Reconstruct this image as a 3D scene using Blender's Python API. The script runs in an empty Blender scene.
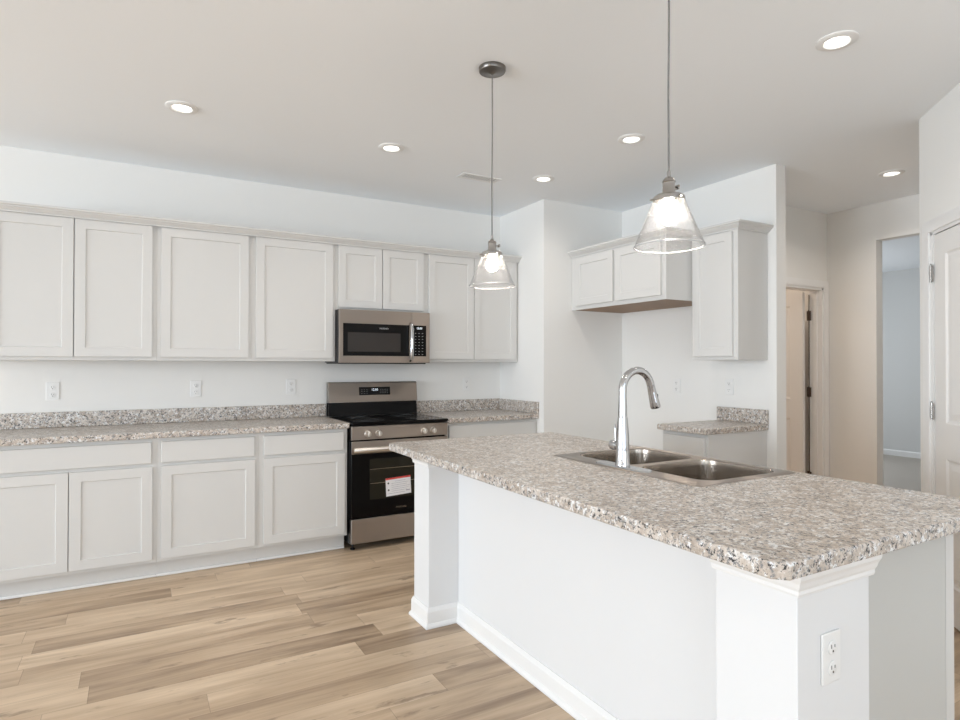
import bpy, bmesh, math, random
from mathutils import Vector, Matrix
random.seed(4)
sc = bpy.context.scene
COL = sc.collection
PI = math.pi

# ------------------------------------------------------------------ camera
cam_d = bpy.data.cameras.new('camera'); cam = bpy.data.objects.new('camera', cam_d); COL.objects.link(cam)
sc.camera = cam
cam_d.sensor_fit = 'HORIZONTAL'; cam_d.sensor_width = 36.0
cam_d.lens = 603.705 / 960 * 36.0
cam_d.clip_start = 0.02
th, pt, rl = math.radians(29.643), math.radians(0.488), math.radians(0.056)
F = Vector((math.sin(th)*math.cos(pt), math.cos(th)*math.cos(pt), math.sin(pt)))
R0 = Vector((math.cos(th), -math.sin(th), 0)); U0 = R0.cross(F)
Rv = R0*math.cos(rl) + U0*math.sin(rl); Uv = U0*math.cos(rl) - R0*math.sin(rl)
M = Matrix(((Rv.x, Uv.x, -F.x), (Rv.y, Uv.y, -F.y), (Rv.z, Uv.z, -F.z))).to_4x4()
M.translation = Vector((-0.4192, -4.8261, 1.3251))
cam.matrix_world = M

# ------------------------------------------------------------------ world, light, exposure
w = bpy.data.worlds.new('world'); sc.world = w; w.use_nodes = True
bg = w.node_tree.nodes['Background']
bg.inputs[0].default_value = (0.62, 0.76, 1.0, 1); bg.inputs[1].default_value = 1.0
vs = sc.view_settings
sc.display_settings.display_device = 'sRGB'
vs.view_transform = 'Standard'; vs.look = 'None'; vs.gamma = 1.0; vs.use_curve_mapping = False
vs.exposure = -1.50
sc.cycles.max_bounces = 10; sc.cycles.diffuse_bounces = 7; sc.cycles.glossy_bounces = 5
sc.cycles.transmission_bounces = 8; sc.cycles.transparent_max_bounces = 12
sc.cycles.use_denoising = True; sc.cycles.caustics_reflective = False; sc.cycles.caustics_refractive = False
sc.cycles.sample_clamp_indirect = 6.0

def area_light(name, loc, direction, sx, sy, power, col):
    d = bpy.data.lights.new(name, 'AREA'); d.shape = 'RECTANGLE'; d.size = sx; d.size_y = sy
    d.energy = power; d.color = col
    o = bpy.data.objects.new(name, d); COL.objects.link(o); o.location = loc
    o.rotation_euler = Vector(direction).to_track_quat('-Z', 'Y').to_euler()
    return o
DAY = (0.80, 0.90, 1.0)
# daylight coming in through the windows (each light fills the outside of one window opening)
WIN_LEFT = [(-6.2, -4.0), (-3.4, -1.2)]         # y ranges in the left wall
WIN_REAR = [(-3.6, -1.4), (-0.6, 1.6)]          # x ranges in the rear wall
ROOM_L, ROOM_B, HT = -8.4, -8.6, 2.716
for a, b in WIN_LEFT:
    area_light('daylight', (ROOM_L-0.16, (a+b)/2, 1.30), (1, 0, 0), b-a, 2.3, 830, DAY)
for a, b in WIN_REAR:
    area_light('daylight', ((a+b)/2, ROOM_B-0.16, 1.30), (0, 1, 0), b-a, 2.3, 178, DAY)
area_light('daylight', (7.2, 1.26, 1.5), (0, -1, 0), 1.6, 1.3, 145, (0.90, 0.955, 1.0))
area_light('closet_fill', (4.4, -.4, HT-.03), (0, 0, -1), .2, .2, 38, (1.0, .80, .64))  # unseen warm fill without a fitting, added to brighten the open door leaf
LAMP_W = 6; LAMP_COL = (1.0, 0.92, 0.84); LENS_E = 14.0
PEND_W = 20

# ------------------------------------------------------------------ materials
def nt(name):
    m = bpy.data.materials.new(name); m.use_nodes = True
    n = m.node_tree.nodes; l = m.node_tree.links
    return m, n, l, n['Principled BSDF']
def plain(name, col, rough=0.5, metal=0.0, bump=0.0, bscale=200.0, spec=None, var=0.0):
    m, n, l, p = nt(name)
    p.inputs['Base Color'].default_value = (*col, 1); p.inputs['Roughness'].default_value = rough
    p.inputs['Metallic'].default_value = metal
    if spec is not None: p.inputs['Specular IOR Level'].default_value = spec
    tc = n.new('ShaderNodeTexCoord'); no = n.new('ShaderNodeTexNoise'); no.inputs['Scale'].default_value = bscale
    no.inputs['Detail'].default_value = 3
    l.new(tc.outputs['Object'], no.inputs['Vector'])
    if bump:
        b = n.new('ShaderNodeBump'); b.inputs['Strength'].default_value = bump; b.inputs['Distance'].default_value = 0.002
        l.new(no.outputs['Fac'], b.inputs['Height']); l.new(b.outputs['Normal'], p.inputs['Normal'])
    if var:
        mx = n.new('ShaderNodeMix'); mx.data_type = 'RGBA'
        mx.inputs[6].default_value = (*[c*(1-var) for c in col], 1); mx.inputs[7].default_value = (*[min(1, c*(1+var)) for c in col], 1)
        l.new(no.outputs['Fac'], mx.inputs[0]); l.new(mx.outputs[2], p.inputs['Base Color'])
    return m
def emis(name, col, e):
    m, n, l, p = nt(name)
    p.inputs['Base Color'].default_value = (*col, 1)
    p.inputs['Emission Color'].default_value = (*col, 1); p.inputs['Emission Strength'].default_value = e
    return m
def brushed(name, col, rough, axis, aniso_rot=0.0):
    m, n, l, p = nt(name)
    p.inputs['Base Color'].default_value = (*col, 1); p.inputs['Metallic'].default_value = 1; p.inputs['Roughness'].default_value = rough
    tc = n.new('ShaderNodeTexCoord'); mp = n.new('ShaderNodeMapping'); no = n.new('ShaderNodeTexNoise')
    s = [900, 900, 900]; s[axis] = 6
    mp.inputs['Scale'].default_value = s; no.inputs['Scale'].default_value = 1; no.inputs['Detail'].default_value = 2
    tg = n.new('ShaderNodeTangent'); tg.direction_type = 'RADIAL'; tg.axis = 'Z'; l.new(tg.outputs[0], p.inputs['Tangent'])
    p.inputs['Anisotropic'].default_value = .96; p.inputs['Anisotropic Rotation'].default_value = aniso_rot
    b = n.new('ShaderNodeBump'); b.inputs['Strength'].default_value = 0.10; b.inputs['Distance'].default_value = 0.001
    l.new(tc.outputs['Object'], mp.inputs[0]); l.new(mp.outputs[0], no.inputs['Vector'])
    l.new(no.outputs['Fac'], b.inputs['Height']); l.new(b.outputs[0], p.inputs['Normal'])
    return m

def laminate():
    m, n, l, p = nt('speckled_laminate')
    p.inputs['Roughness'].default_value = 0.33
    tc = n.new('ShaderNodeTexCoord')
    def noise(scale, det=4, rough=.6, off=0, sc3=None):
        mp = n.new('ShaderNodeMapping'); mp.inputs['Location'].default_value = (off, off*1.7, off*.6)
        if sc3: mp.inputs['Scale'].default_value = sc3
        l.new(tc.outputs['Object'], mp.inputs[0])
        no = n.new('ShaderNodeTexNoise'); no.inputs['Scale'].default_value = scale; no.inputs['Detail'].default_value = det
        no.inputs['Roughness'].default_value = rough; l.new(mp.outputs[0], no.inputs['Vector']); return no.outputs['Fac']
    def ramp(src, stops):
        r = n.new('ShaderNodeValToRGB'); e = r.color_ramp.elements
        e[0].position, e[0].color = stops[0][0], (*stops[0][1], 1)
        e[1].position, e[1].color = stops[1][0], (*stops[1][1], 1)
        for q, c in stops[2:]:
            k = e.new(q); k.color = (*c, 1)
        l.new(src, r.inputs[0]); return r.outputs[0]
    def mix(a, b, fac):
        x = n.new('ShaderNodeMix'); x.data_type = 'RGBA'
        l.new(fac, x.inputs[0]); 
        for s, i in ((a, 6), (b, 7)):
            if isinstance(s, tuple): x.inputs[i].default_value = (*s, 1)
            else: l.new(s, x.inputs[i])
        return x.outputs[2]
    base = ramp(noise(20, 7, .75), [(.38, (.37, .305, .25)), (.60, (.66, .61, .56)), (.5, (.53, .46, .395))])
    white = ramp(noise(58, 6, .7, 3), [(.525, (0, 0, 0)), (.595, (.9, .9, .9))])
    c = mix(base, (.80, .815, .825), white)
    grey = ramp(noise(86, 5, .8, 7), [(.54, (0, 0, 0)), (.575, (1, 1, 1))])
    c = mix(c, (.20, .20, .205), grey)
    dark = ramp(noise(92, 4, .7, 11), [(.58, (0, 0, 0)), (.60, (1, 1, 1))])
    c = mix(c, (.03, .03, .032), dark)
    l.new(c, p.inputs['Base Color'])
    return m

def planks():
    m, n, l, p = nt('oak_vinyl_planks')
    p.inputs['Roughness'].default_value = 0.42
    tc = n.new('ShaderNodeTexCoord'); sep = n.new('ShaderNodeSeparateXYZ'); l.new(tc.outputs['Object'], sep.inputs[0])
    def mt(op, a, b=None, c=None):
        x = n.new('ShaderNodeMath'); x.operation = op
        for i, s in enumerate((a, b, c)):
            if s is None: continue
            if isinstance(s, (int, float)): x.inputs[i].default_value = s
            else: l.new(s, x.inputs[i])
        return x.outputs[0]
    W, L = 0.152, 1.22
    yy = mt('DIVIDE', mt('ADD', sep.outputs['Y'], 2.009 + 100*W), W)
    row = mt('FLOOR', yy); fy = mt('FRACT', yy)
    wn = n.new('ShaderNodeTexWhiteNoise'); wn.noise_dimensions = '1D'; l.new(row, wn.inputs['W'])
    xx = mt('ADD', mt('DIVIDE', mt('ADD', sep.outputs['X'], 50), L), mt('MULTIPLY', wn.outputs['Value'], 7.31))
    col = mt('FLOOR', xx); fx = mt('FRACT', xx)
    cv = n.new('ShaderNodeCombineXYZ'); l.new(row, cv.inputs[0]); l.new(col, cv.inputs[1])
    w2 = n.new('ShaderNodeTexWhiteNoise'); w2.noise_dimensions = '2D'; l.new(cv.outputs[0], w2.inputs['Vector'])
    # grain
    cg = n.new('ShaderNodeCombineXYZ')
    l.new(mt('ADD', mt('MULTIPLY', sep.outputs['X'], 1.3), mt('MULTIPLY', w2.outputs['Value'], 37)), cg.inputs[0])
    l.new(mt('MULTIPLY', sep.outputs['Y'], 11), cg.inputs[1]); l.new(mt('MULTIPLY', row, 3.3), cg.inputs[2])
    g1 = n.new('ShaderNodeTexNoise'); g1.inputs['Scale'].default_value = 1.0; g1.inputs['Detail'].default_value = 5
    g1.inputs['Distortion'].default_value = 0.6; l.new(cg.outputs[0], g1.inputs['Vector'])
    cg2 = n.new('ShaderNodeCombineXYZ')
    l.new(mt('ADD', mt('MULTIPLY', sep.outputs['X'], 5), mt('MULTIPLY', w2.outputs['Value'], 91)), cg2.inputs[0])
    l.new(mt('MULTIPLY', sep.outputs['Y'], 95), cg2.inputs[1])
    g2 = n.new('ShaderNodeTexNoise'); g2.inputs['Scale'].default_value = 1.0; g2.inputs['Detail'].default_value = 4; l.new(cg2.outputs[0], g2.inputs['Vector'])
    # knots
    ck = n.new('ShaderNodeCombineXYZ')
    l.new(mt('MULTIPLY', sep.outputs['X'], 2.2), ck.inputs[0]); l.new(mt('MULTIPLY', sep.outputs['Y'], 7), ck.inputs[1]); l.new(mt('MULTIPLY', w2.outputs['Value'], 11), ck.inputs[2])
    g3 = n.new('ShaderNodeTexNoise'); g3.inputs['Scale'].default_value = 2.0; g3.inputs['Detail'].default_value = 5; g3.inputs['Roughness'].default_value = .6; l.new(ck.outputs[0], g3.inputs['Vector'])
    r = n.new('ShaderNodeValToRGB'); e = r.color_ramp.elements
    e[0].position, e[0].color = 0.0, (.27, .185, .12, 1)
    e[1].position, e[1].color = 1.0, (.72, .565, .405, 1)
    k = e.new(.5); k.color = (.52, .385, .26, 1)
    tone = mt('ADD', mt('MULTIPLY', w2.outputs['Value'], .55), mt('ADD', mt('MULTIPLY', mt('SUBTRACT', g1.outputs['Fac'], .5), 1.5), mt('ADD', .22, mt('MULTIPLY', mt('SUBTRACT', g2.outputs['Fac'], .5), .35))))
    l.new(tone, r.inputs[0])
    kr = n.new('ShaderNodeValToRGB'); kr.color_ramp.elements[0].position = .61; kr.color_ramp.elements[1].position = .70
    l.new(g3.outputs['Fac'], kr.inputs[0])
    mx = n.new('ShaderNodeMix'); mx.data_type = 'RGBA'; mx.inputs[7].default_value = (.22, .15, .10, 1)
    l.new(mt('MULTIPLY', kr.outputs[0], .7), mx.inputs[0]); l.new(r.outputs[0], mx.inputs[6])
    # seams
    sy = mt('LESS_THAN', fy, .012); sx = mt('LESS_THAN', fx, .0018)
    seam = mt('MAXIMUM', sy, sx)
    m2 = n.new('ShaderNodeMix'); m2.data_type = 'RGBA'; m2.inputs[7].default_value = (.20, .14, .10, 1)
    l.new(mt('MULTIPLY', seam, .55), m2.inputs[0]); l.new(mx.outputs[2], m2.inputs[6]); l.new(m2.outputs[2], p.inputs['Base Color'])
    b = n.new('ShaderNodeBump'); b.inputs['Strength'].default_value = .15; b.inputs['Distance'].default_value = .001
    l.new(g2.outputs['Fac'], b.inputs['Height']); l.new(b.outputs[0], p.inputs['Normal'])
    return m

def wood(name, c1, c2):
    m, n, l, p = nt(name); p.inputs['Roughness'].default_value = .5
    tc = n.new('ShaderNodeTexCoord'); mp = n.new('ShaderNodeMapping'); mp.inputs['Scale'].default_value = (3, 60, 60)
    no = n.new('ShaderNodeTexNoise'); no.inputs['Scale'].default_value = 1; no.inputs['Detail'].default_value = 4
    mx = n.new('ShaderNodeMix'); mx.data_type = 'RGBA'; mx.inputs[6].default_value = (*c1, 1); mx.inputs[7].default_value = (*c2, 1)
    l.new(tc.outputs['Object'], mp.inputs[0]); l.new(mp.outputs[0], no.inputs['Vector']); l.new(no.outputs['Fac'], mx.inputs[0]); l.new(mx.outputs[2], p.inputs['Base Color'])
    return m

def seeded_glass():
    m, n, l, p = nt('seeded_glass'); out = n['Material Output']
    p.inputs['Base Color'].default_value = (1, 1, 1, 1); p.inputs['Roughness'].default_value = .08; p.inputs['IOR'].default_value = 1.45
    tc = n.new('ShaderNodeTexCoord')
    vo = n.new('ShaderNodeTexVoronoi'); vo.inputs['Scale'].default_value = 125; vo.inputs['Randomness'].default_value = 1
    l.new(tc.outputs['Object'], vo.inputs['Vector'])
    r = n.new('ShaderNodeValToRGB'); r.color_ramp.elements[0].position = .18; r.color_ramp.elements[0].color = (1, 1, 1, 1)
    r.color_ramp.elements[1].position = .42; r.color_ramp.elements[1].color = (0, 0, 0, 1)
    l.new(vo.outputs['Distance'], r.inputs[0])
    b = n.new('ShaderNodeBump'); b.inputs['Strength'].default_value = .5; b.inputs['Distance'].default_value = .001
    l.new(r.outputs[0], b.inputs['Height'])
    tr = n.new('ShaderNodeBsdfTransparent'); gl = n.new('ShaderNodeBsdfGlossy'); gl.inputs['Roughness'].default_value = .05
    tl = n.new('ShaderNodeBsdfTranslucent'); df = n.new('ShaderNodeBsdfDiffuse')
    l.new(b.outputs[0], gl.inputs['Normal'])
    lw = n.new('ShaderNodeLayerWeight'); lw.inputs['Blend'].default_value = .5; l.new(b.outputs[0], lw.inputs['Normal'])
    pw = n.new('ShaderNodeMath'); pw.operation = 'POWER'; pw.inputs[1].default_value = 3.0; l.new(lw.outputs['Facing'], pw.inputs[0])
    fr = n.new('ShaderNodeMath'); fr.operation = 'MULTIPLY_ADD'; fr.inputs[1].default_value = .9; fr.inputs[2].default_value = .04; l.new(pw.outputs[0], fr.inputs[0])
    m1 = n.new('ShaderNodeMixShader'); l.new(fr.outputs[0], m1.inputs[0]); l.new(tr.outputs[0], m1.inputs[1]); l.new(gl.outputs[0], m1.inputs[2])
    m0 = n.new('ShaderNodeMixShader'); m0.inputs[0].default_value = .5; l.new(tl.outputs[0], m0.inputs[1]); l.new(df.outputs[0], m0.inputs[2])
    ad = n.new('ShaderNodeMath'); ad.operation = 'MULTIPLY_ADD'; ad.inputs[1].default_value = .075; ad.inputs[2].default_value = .0
    l.new(r.outputs[0], ad.inputs[0])
    m2 = n.new('ShaderNodeMixShader'); l.new(ad.outputs[0], m2.inputs[0]); l.new(m1.outputs[0], m2.inputs[1]); l.new(m0.outputs[0], m2.inputs[2])
    l.new(m2.outputs[0], out.inputs['Surface'])
    return m

WALL = plain('wall_paint', (.81, .805, .785), .85, bump=.10, bscale=260)
CEIL = plain('ceiling_paint', (.89, .92, .95), .9, bump=.14, bscale=180)
TRIM = plain('trim_paint', (.82, .82, .815), .35)
ISLP = plain('island_wall_paint', (.745, .75, .755), .6, bump=.04, bscale=260)
CAB = plain('cabinet_paint', (.645, .64, .625), .42, bump=.015, bscale=150)
PANEL = plain('cabinet_side_grey', (.55, .55, .53), .5)  # greyer and darker than the cabinet doors
LAM = laminate(); FLOOR = planks()
CARPET = plain('carpet', (.46, .42, .375), .95, bump=1.0, bscale=300, var=.25)
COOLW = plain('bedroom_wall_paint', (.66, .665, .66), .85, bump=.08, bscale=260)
STEEL = brushed('brushed_steel', (.42, .37, .33), .42, 0, .25)
STEELV = brushed('brushed_sink_steel', (.36, .32, .28), .17, 0)
DKSTEEL = plain('dark_steel', (.05, .05, .05), .45, 0.6)
NICKEL = plain('brushed_nickel', (.40, .38, .36), .22, 1.0)
GUNM = plain('dark_nickel', (.20, .185, .17), .3, 1.0)
KNOBM = plain('satin_chrome', (.80, .76, .71), .28, 1.0)
CHROME = plain('chrome', (.55, .55, .56), .07, 1.0)
BLACKG = plain('black_glass', (.005, .0045, .0045), .08, spec=.12)
BLACKP = plain('black_enamel', (.010, .009, .009), .22, spec=.3)
OVENW = plain('oven_window_glass', (.020, .018, .012), .09, spec=.25)
MWWIN = plain('microwave_window_mesh', (.032, .027, .024), .16, spec=.25)
BURN = plain('burner_marking', (.10, .10, .10), .2)
RACK = plain('oven_rack_metal', (.40, .34, .26), .3, 1.0)
BRONZE = plain('bronze_hinge', (.075, .05, .038), .4, .7)
WHITEP = plain('white_plastic', (.80, .80, .79), .35)
SLOT = plain('outlet_slots', (.06, .06, .06), .5)
PAPER = plain('paper', (.82, .82, .84), .6)
RED = plain('red_print', (.62, .06, .05), .6)
INK = plain('grey_print', (.42, .42, .48), .6)
WOODP = wood('plywood_underside', (.19, .10, .045), (.30, .175, .08))
CORD = plain('grey_cord', (.17, .165, .16), .5)
GLASS = seeded_glass()
GLASSR = plain('frosted_glass_edge', (.85, .86, .86), .2); GLASSR.node_tree.nodes['Principled BSDF'].inputs['Transmission Weight'].default_value = .5
BULB = emis('bulb_glow', (1, .90, .80), PEND_W*28)
LENS = emis('downlight_lens', (1, .95, .88), LENS_E)
DIGIT = emis('display_digits', (.85, .92, 1), 2.0)
KEYM = plain('key_print', (.45, .45, .45), .4)
DOORP = plain('door_paint', (.80, .79, .775), .4)
GRILLE = plain('vent_duct', (.10, .10, .10), .7)

# ------------------------------------------------------------------ mesh helpers
def finish(name, bm, mat, parent=None, bevel=0.0, seg=2, smooth=False, mats=None, ang=40):
    bmesh.ops.recalc_face_normals(bm, faces=bm.faces[:])
    me = bpy.data.meshes.new(name); bm.to_mesh(me); bm.free()
    for mm in (mats or [mat]): me.materials.append(mm)
    o = bpy.data.objects.new(name, me); COL.objects.link(o)
    if parent is not None: o.parent = parent
    if bevel:
        b = o.modifiers.new('bevel', 'BEVEL'); b.width = bevel; b.segments = seg; b.limit_method = 'ANGLE'; b.angle_limit = math.radians(ang)
        b.harden_normals = False
    if smooth or bevel:
        for p_ in me.polygons: p_.use_smooth = True
        try: me.set_sharp_from_angle(angle=math.radians(35))
        except Exception: pass
    return o
def bx(bm, x0, x1, y0, y1, z0, z1, mi=0, mtx=None):
    vs_ = [bm.verts.new(Vector(c) if mtx is None else mtx @ Vector(c)) for c in
           ((x0,y0,z0),(x1,y0,z0),(x1,y1,z0),(x0,y1,z0),(x0,y0,z1),(x1,y0,z1),(x1,y1,z1),(x0,y1,z1))]
    for f in ((0,3,2,1),(4,5,6,7),(0,1,5,4),(1,2,6,5),(2,3,7,6),(3,0,4,7)):
        fc = bm.faces.new([vs_[i] for i in f]); fc.material_index = mi
def box(name, x0, x1, y0, y1, z0, z1, mat, parent=None, bevel=0.0, seg=2):
    bm = bmesh.new(); bx(bm, x0, x1, y0, y1, z0, z1); return finish(name, bm, mat, parent, bevel, seg)
def lathe(bm, prof, seg=32, mtx=None, mi=0, cap=True):
    rings = []
    for r, z in prof:
        ring = []
        for k in range(seg):
            a = 2*PI*k/seg; v = Vector((max(r, 1e-5)*math.cos(a), max(r, 1e-5)*math.sin(a), z))
            ring.append(bm.verts.new(mtx @ v if mtx else v))
        rings.append(ring)
    for a, b in zip(rings, rings[1:]):
        for k in range(seg):
            f = bm.faces.new((a[k], a[(k+1)%seg], b[(k+1)%seg], b[k])); f.material_index = mi
    if cap:
        for r_ in (rings[0], rings[-1]):
            f = bm.faces.new(r_); f.material_index = mi
def tube(bm, pts, rad, seg=16, mi=0):
    pts = [Vector(p_) for p_ in pts]
    if not isinstance(rad, (list, tuple)): rad = [rad]*len(pts)
    rings = []; up = None
    for i, p_ in enumerate(pts):
        t = (pts[min(i+1, len(pts)-1)] - pts[max(i-1, 0)]).normalized()
        if up is None:
            up = Vector((0, 1, 0)) if abs(t.y) < .9 else Vector((1, 0, 0))
        a = (up - t*up.dot(t)).normalized(); up = a; b = t.cross(a)
        rings.append([bm.verts.new(p_ + (a*math.cos(2*PI*k/seg) + b*math.sin(2*PI*k/seg))*rad[i]) for k in range(seg)])
    for a, b in zip(rings, rings[1:]):
        for k in range(seg):
            f = bm.faces.new((a[k], a[(k+1)%seg], b[(k+1)%seg], b[k])); f.material_index = mi
    for r_ in (rings[0], rings[-1]): bm.faces.new(r_).material_index = mi
def prism(bm, poly, z0, z1, hole=None):
    """plan polygon (with an optional hole) extruded from z0 to z1"""
    loops = [poly] + ([hole] if hole else [])
    tops = []; edges = []
    for lp in loops:
        v = [bm.verts.new((x, y, z1)) for x, y in lp]; tops.append(v)
        for i in range(len(v)): edges.append(bm.edges.new((v[i], v[(i+1)%len(v)])))
    res = bmesh.ops.triangle_fill(bm, use_beauty=True, use_dissolve=False, edges=edges)
    faces = [g for g in res['geom'] if isinstance(g, bmesh.types.BMFace)]
    ex = bmesh.ops.extrude_face_region(bm, geom=faces)
    for g in ex['geom']:
        if isinstance(g, bmesh.types.BMVert): g.co.z = z0
    # extrude keeps the first faces as the other cap
def rrect(x0, x1, y0, y1, r, n=6):
    out = []
    for cx_, cy_, a0 in ((x1-r, y1-r, 0), (x0+r, y1-r, 90), (x0+r, y0+r, 180), (x1-r, y0+r, 270)):
        for k in range(n+1):
            a = math.radians(a0 + 90*k/n); out.append((cx_ + r*math.cos(a), cy_ + r*math.sin(a)))
    return out
def sweep(bm, path, prof, side=1, closed_ends=True):
    """profile (n, z) swept along a plan path with mitred corners; n is offset to the right (side=1) of travel"""
    P_ = [Vector((a, b)) for a, b in path]; rings = []
    for i, p_ in enumerate(P_):
        d1 = (P_[i]-P_[i-1]).normalized() if i > 0 else None
        d2 = (P_[i+1]-P_[i]).normalized() if i < len(P_)-1 else None
        n1 = Vector((d1.y, -d1.x))*side if d1 else None; n2 = Vector((d2.y, -d2.x))*side if d2 else None
        if n1 is None: nn = n2
        elif n2 is None: nn = n1
        else: nn = (n1+n2)/(1+n1.dot(n2))
        rings.append([bm.verts.new((p_.x+nn.x*a, p_.y+nn.y*a, z)) for a, z in prof])
    k = len(prof)
    for a, b in zip(rings, rings[1:]):
        for j in range(k): bm.faces.new((a[j], a[(j+1)%k], b[(j+1)%k], b[j]))
    for r_ in (rings[0], rings[-1]): bm.faces.new(r_)
def empty(name, loc=(0,0,0), rz=0, label=None, cat=None, group=None):
    o = bpy.data.objects.new(name, None); COL.objects.link(o); o.location = loc; o.rotation_euler = (0, 0, rz)
    o.empty_display_size = .05
    if label: tag(o, label, cat, group)
    return o
def tag(o, label, cat, group=None):
    o['label'] = label; o['category'] = cat
    if group: o['group'] = group
    return o
def struct(o): o['kind'] = 'structure'; return o
def text_mesh(name, body, size, mat, parent, loc, rot, extrude=.0004, bold=0.0):
    cu = bpy.data.curves.new(name, 'FONT'); cu.body = body; cu.size = size; cu.extrude = extrude; cu.align_x = 'CENTER'; cu.align_y = 'CENTER'; cu.offset = bold
    tmp = bpy.data.objects.new(name, cu); COL.objects.link(tmp)
    dg = bpy.context.evaluated_depsgraph_get(); me = bpy.data.meshes.new_from_object(tmp.evaluated_get(dg))
    bpy.data.objects.remove(tmp); bpy.data.curves.remove(cu)
    me.materials.clear(); me.materials.append(mat)
    o = bpy.data.objects.new(name, me); COL.objects.link(o); o.parent = parent; o.location = loc; o.rotation_euler = rot
    return o

# ------------------------------------------------------------------ shell
X1, A, X3, B, X3B, X5, Y5 = 2.54, -.704, 3.41, -2.225, 3.515, 5.086, -1.593
def sbox(name, *a): return struct(box(name, *a))
sbox('floor', ROOM_L-.2, 5.14, ROOM_B-.2, 1.4, -.05, 0, FLOOR)
sbox('floor_bedroom', 5.14, 9.4, -5.2, 1.4, -.05, .006, CARPET)
sbox('ceiling', ROOM_L-.2, 9.4, ROOM_B-.2, 1.4, HT, HT+.1, CEIL)
sbox('wall_back', ROOM_L-.12, X1, 0, .12, 0, HT, WALL)
sbox('wall_nook', X1, X3B, A, .12, 0, HT, WALL)
sbox('wall_right', X3, X3B, B, A, 0, HT, WALL)
# left wall and rear wall with window openings
def holed_wall(name, u0, u1, holes, z0, z1, mk):
    bm = bmesh.new(); u = u0
    for a, b in holes:
        mk(bm, u, a, 0, HT); mk(bm, a, b, 0, z0); mk(bm, a, b, z1, HT); u = b
    mk(bm, u, u1, 0, HT)
    return struct(finish(name, bm, WALL))
holed_wall('wall_left', ROOM_B, 0, WIN_LEFT, .12, 2.48, lambda bm, a, b, z0, z1: bx(bm, ROOM_L-.12, ROOM_L, a, b, z0, z1))
holed_wall('wall_rear', ROOM_L, 2.71, WIN_REAR, .12, 2.48, lambda bm, a, b, z0, z1: bx(bm, a, b, ROOM_B-.12, ROOM_B, z0, z1))
def window_frame(name, u0, u1, horiz):
    bm = bmesh.new()
    def bar(a, b, z0, z1):
        if horiz: bx(bm, a, b, ROOM_B-.09, ROOM_B-.05, z0, z1)
        else: bx(bm, ROOM_L-.09, ROOM_L-.05, a, b, z0, z1)
    t = .05
    bar(u0, u1, .12, .12+t); bar(u0, u1, 2.48-t, 2.48); bar(u0, u0+t, .12, 2.48); bar(u1-t, u1, .12, 2.48)
    bar((u0+u1)/2-.02, (u0+u1)/2+.02, .12, 2.48); bar(u0, u1, 1.33, 1.37)
    return struct(finish(name, bm, TRIM))
k_ = 1
for a, b in WIN_LEFT: window_frame('window_%d' % k_, a, b, False); k_ += 1
for a, b in WIN_REAR: window_frame('window_%d' % k_, a, b, True); k_ += 1
# hallway
DX0, DX1, DZ = 4.259, 5.019, 2.03
bm = bmesh.new(); bx(bm, X3B, DX0, Y5, Y5+.115, 0, HT); bx(bm, DX0, DX1, Y5, Y5+.115, DZ, HT); bx(bm, DX1, X5+.1, Y5, Y5+.115, 0, HT)
struct(finish('wall_hall_back', bm, WALL))
OY0, OY1, OZ = -2.93, -2.014, 2.40
bm = bmesh.new(); bx(bm, X5, X5+.1, OY1, Y5, 0, HT); bx(bm, X5, X5+.1, OY0, OY1, OZ, HT); bx(bm, X5, X5+.1, -3.21, OY0, 0, HT)
struct(finish('wall_hall_right', bm, WALL))
# small room behind the hall door
bm = bmesh.new(); bx(bm, X3B, X3B+.1, Y5+.115, .9, 0, HT); bx(bm, X5+.1, X5+.2, Y5+.115, .9, 0, HT); bx(bm, X3B, X5+.2, .9, 1.0, 0, HT)
struct(finish('wall_closet', bm, WALL))
# bedroom beyond the opening
FX = 9.25
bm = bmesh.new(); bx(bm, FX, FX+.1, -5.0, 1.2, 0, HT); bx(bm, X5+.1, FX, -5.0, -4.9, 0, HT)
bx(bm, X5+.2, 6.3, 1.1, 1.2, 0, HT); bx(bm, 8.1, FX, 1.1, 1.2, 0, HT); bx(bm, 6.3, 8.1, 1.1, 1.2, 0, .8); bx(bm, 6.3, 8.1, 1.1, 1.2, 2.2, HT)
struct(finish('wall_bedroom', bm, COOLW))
bm = bmesh.new(); sweep(bm, [(FX, 1.1), (FX, -4.9)], [(0, .006), (.014, .006), (.014, .075), (.006, .09), (0, .09)], 1)
struct(finish('baseboard_bedroom', bm, TRIM))
# pantry: wall towards the hall, diagonal wall with a door, wall of the room
PC = Vector((3.418, -3.097, 0)); RZP = math.radians(225); LP = 1.08
dg = Vector((-math.sqrt(.5), -math.sqrt(.5), 0)); nin = Vector((math.sqrt(.5), -math.sqrt(.5), 0))
bm = bmesh.new()
bx(bm, PC.x+.09, X5, -3.21, -3.097, 0, HT)
struct(finish('wall_pantry', bm, WALL))
PE = PC + dg*LP
sbox('wall_side', PE.x, PE.x+.115, ROOM_B, PE.y-.05, 0, HT, WALL)
DS0, DS1, DH = .135, .905, 2.045       # rough opening in the diagonal wall
bm = bmesh.new(); bx(bm, 0, DS0, 0, .115, 0, HT); bx(bm, DS0, DS1, 0, .115, DH, HT); bx(bm, DS1, LP, 0, .115, 0, HT)
o = struct(finish('wall_diagonal', bm, WALL)); o.location = PC; o.rotation_euler = (0, 0, RZP)
# window in the bedroom
bm = bmesh.new()
for a, b, c, d in ((6.3, 8.1, .8, .85), (6.3, 8.1, 2.15, 2.2), (6.3, 6.35, .8, 2.2), (8.05, 8.1, .8, 2.2), (7.18, 7.22, .8, 2.2)): bx(bm, a, b, 1.13, 1.17, c, d)
struct(finish('window_5', bm, TRIM))
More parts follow.
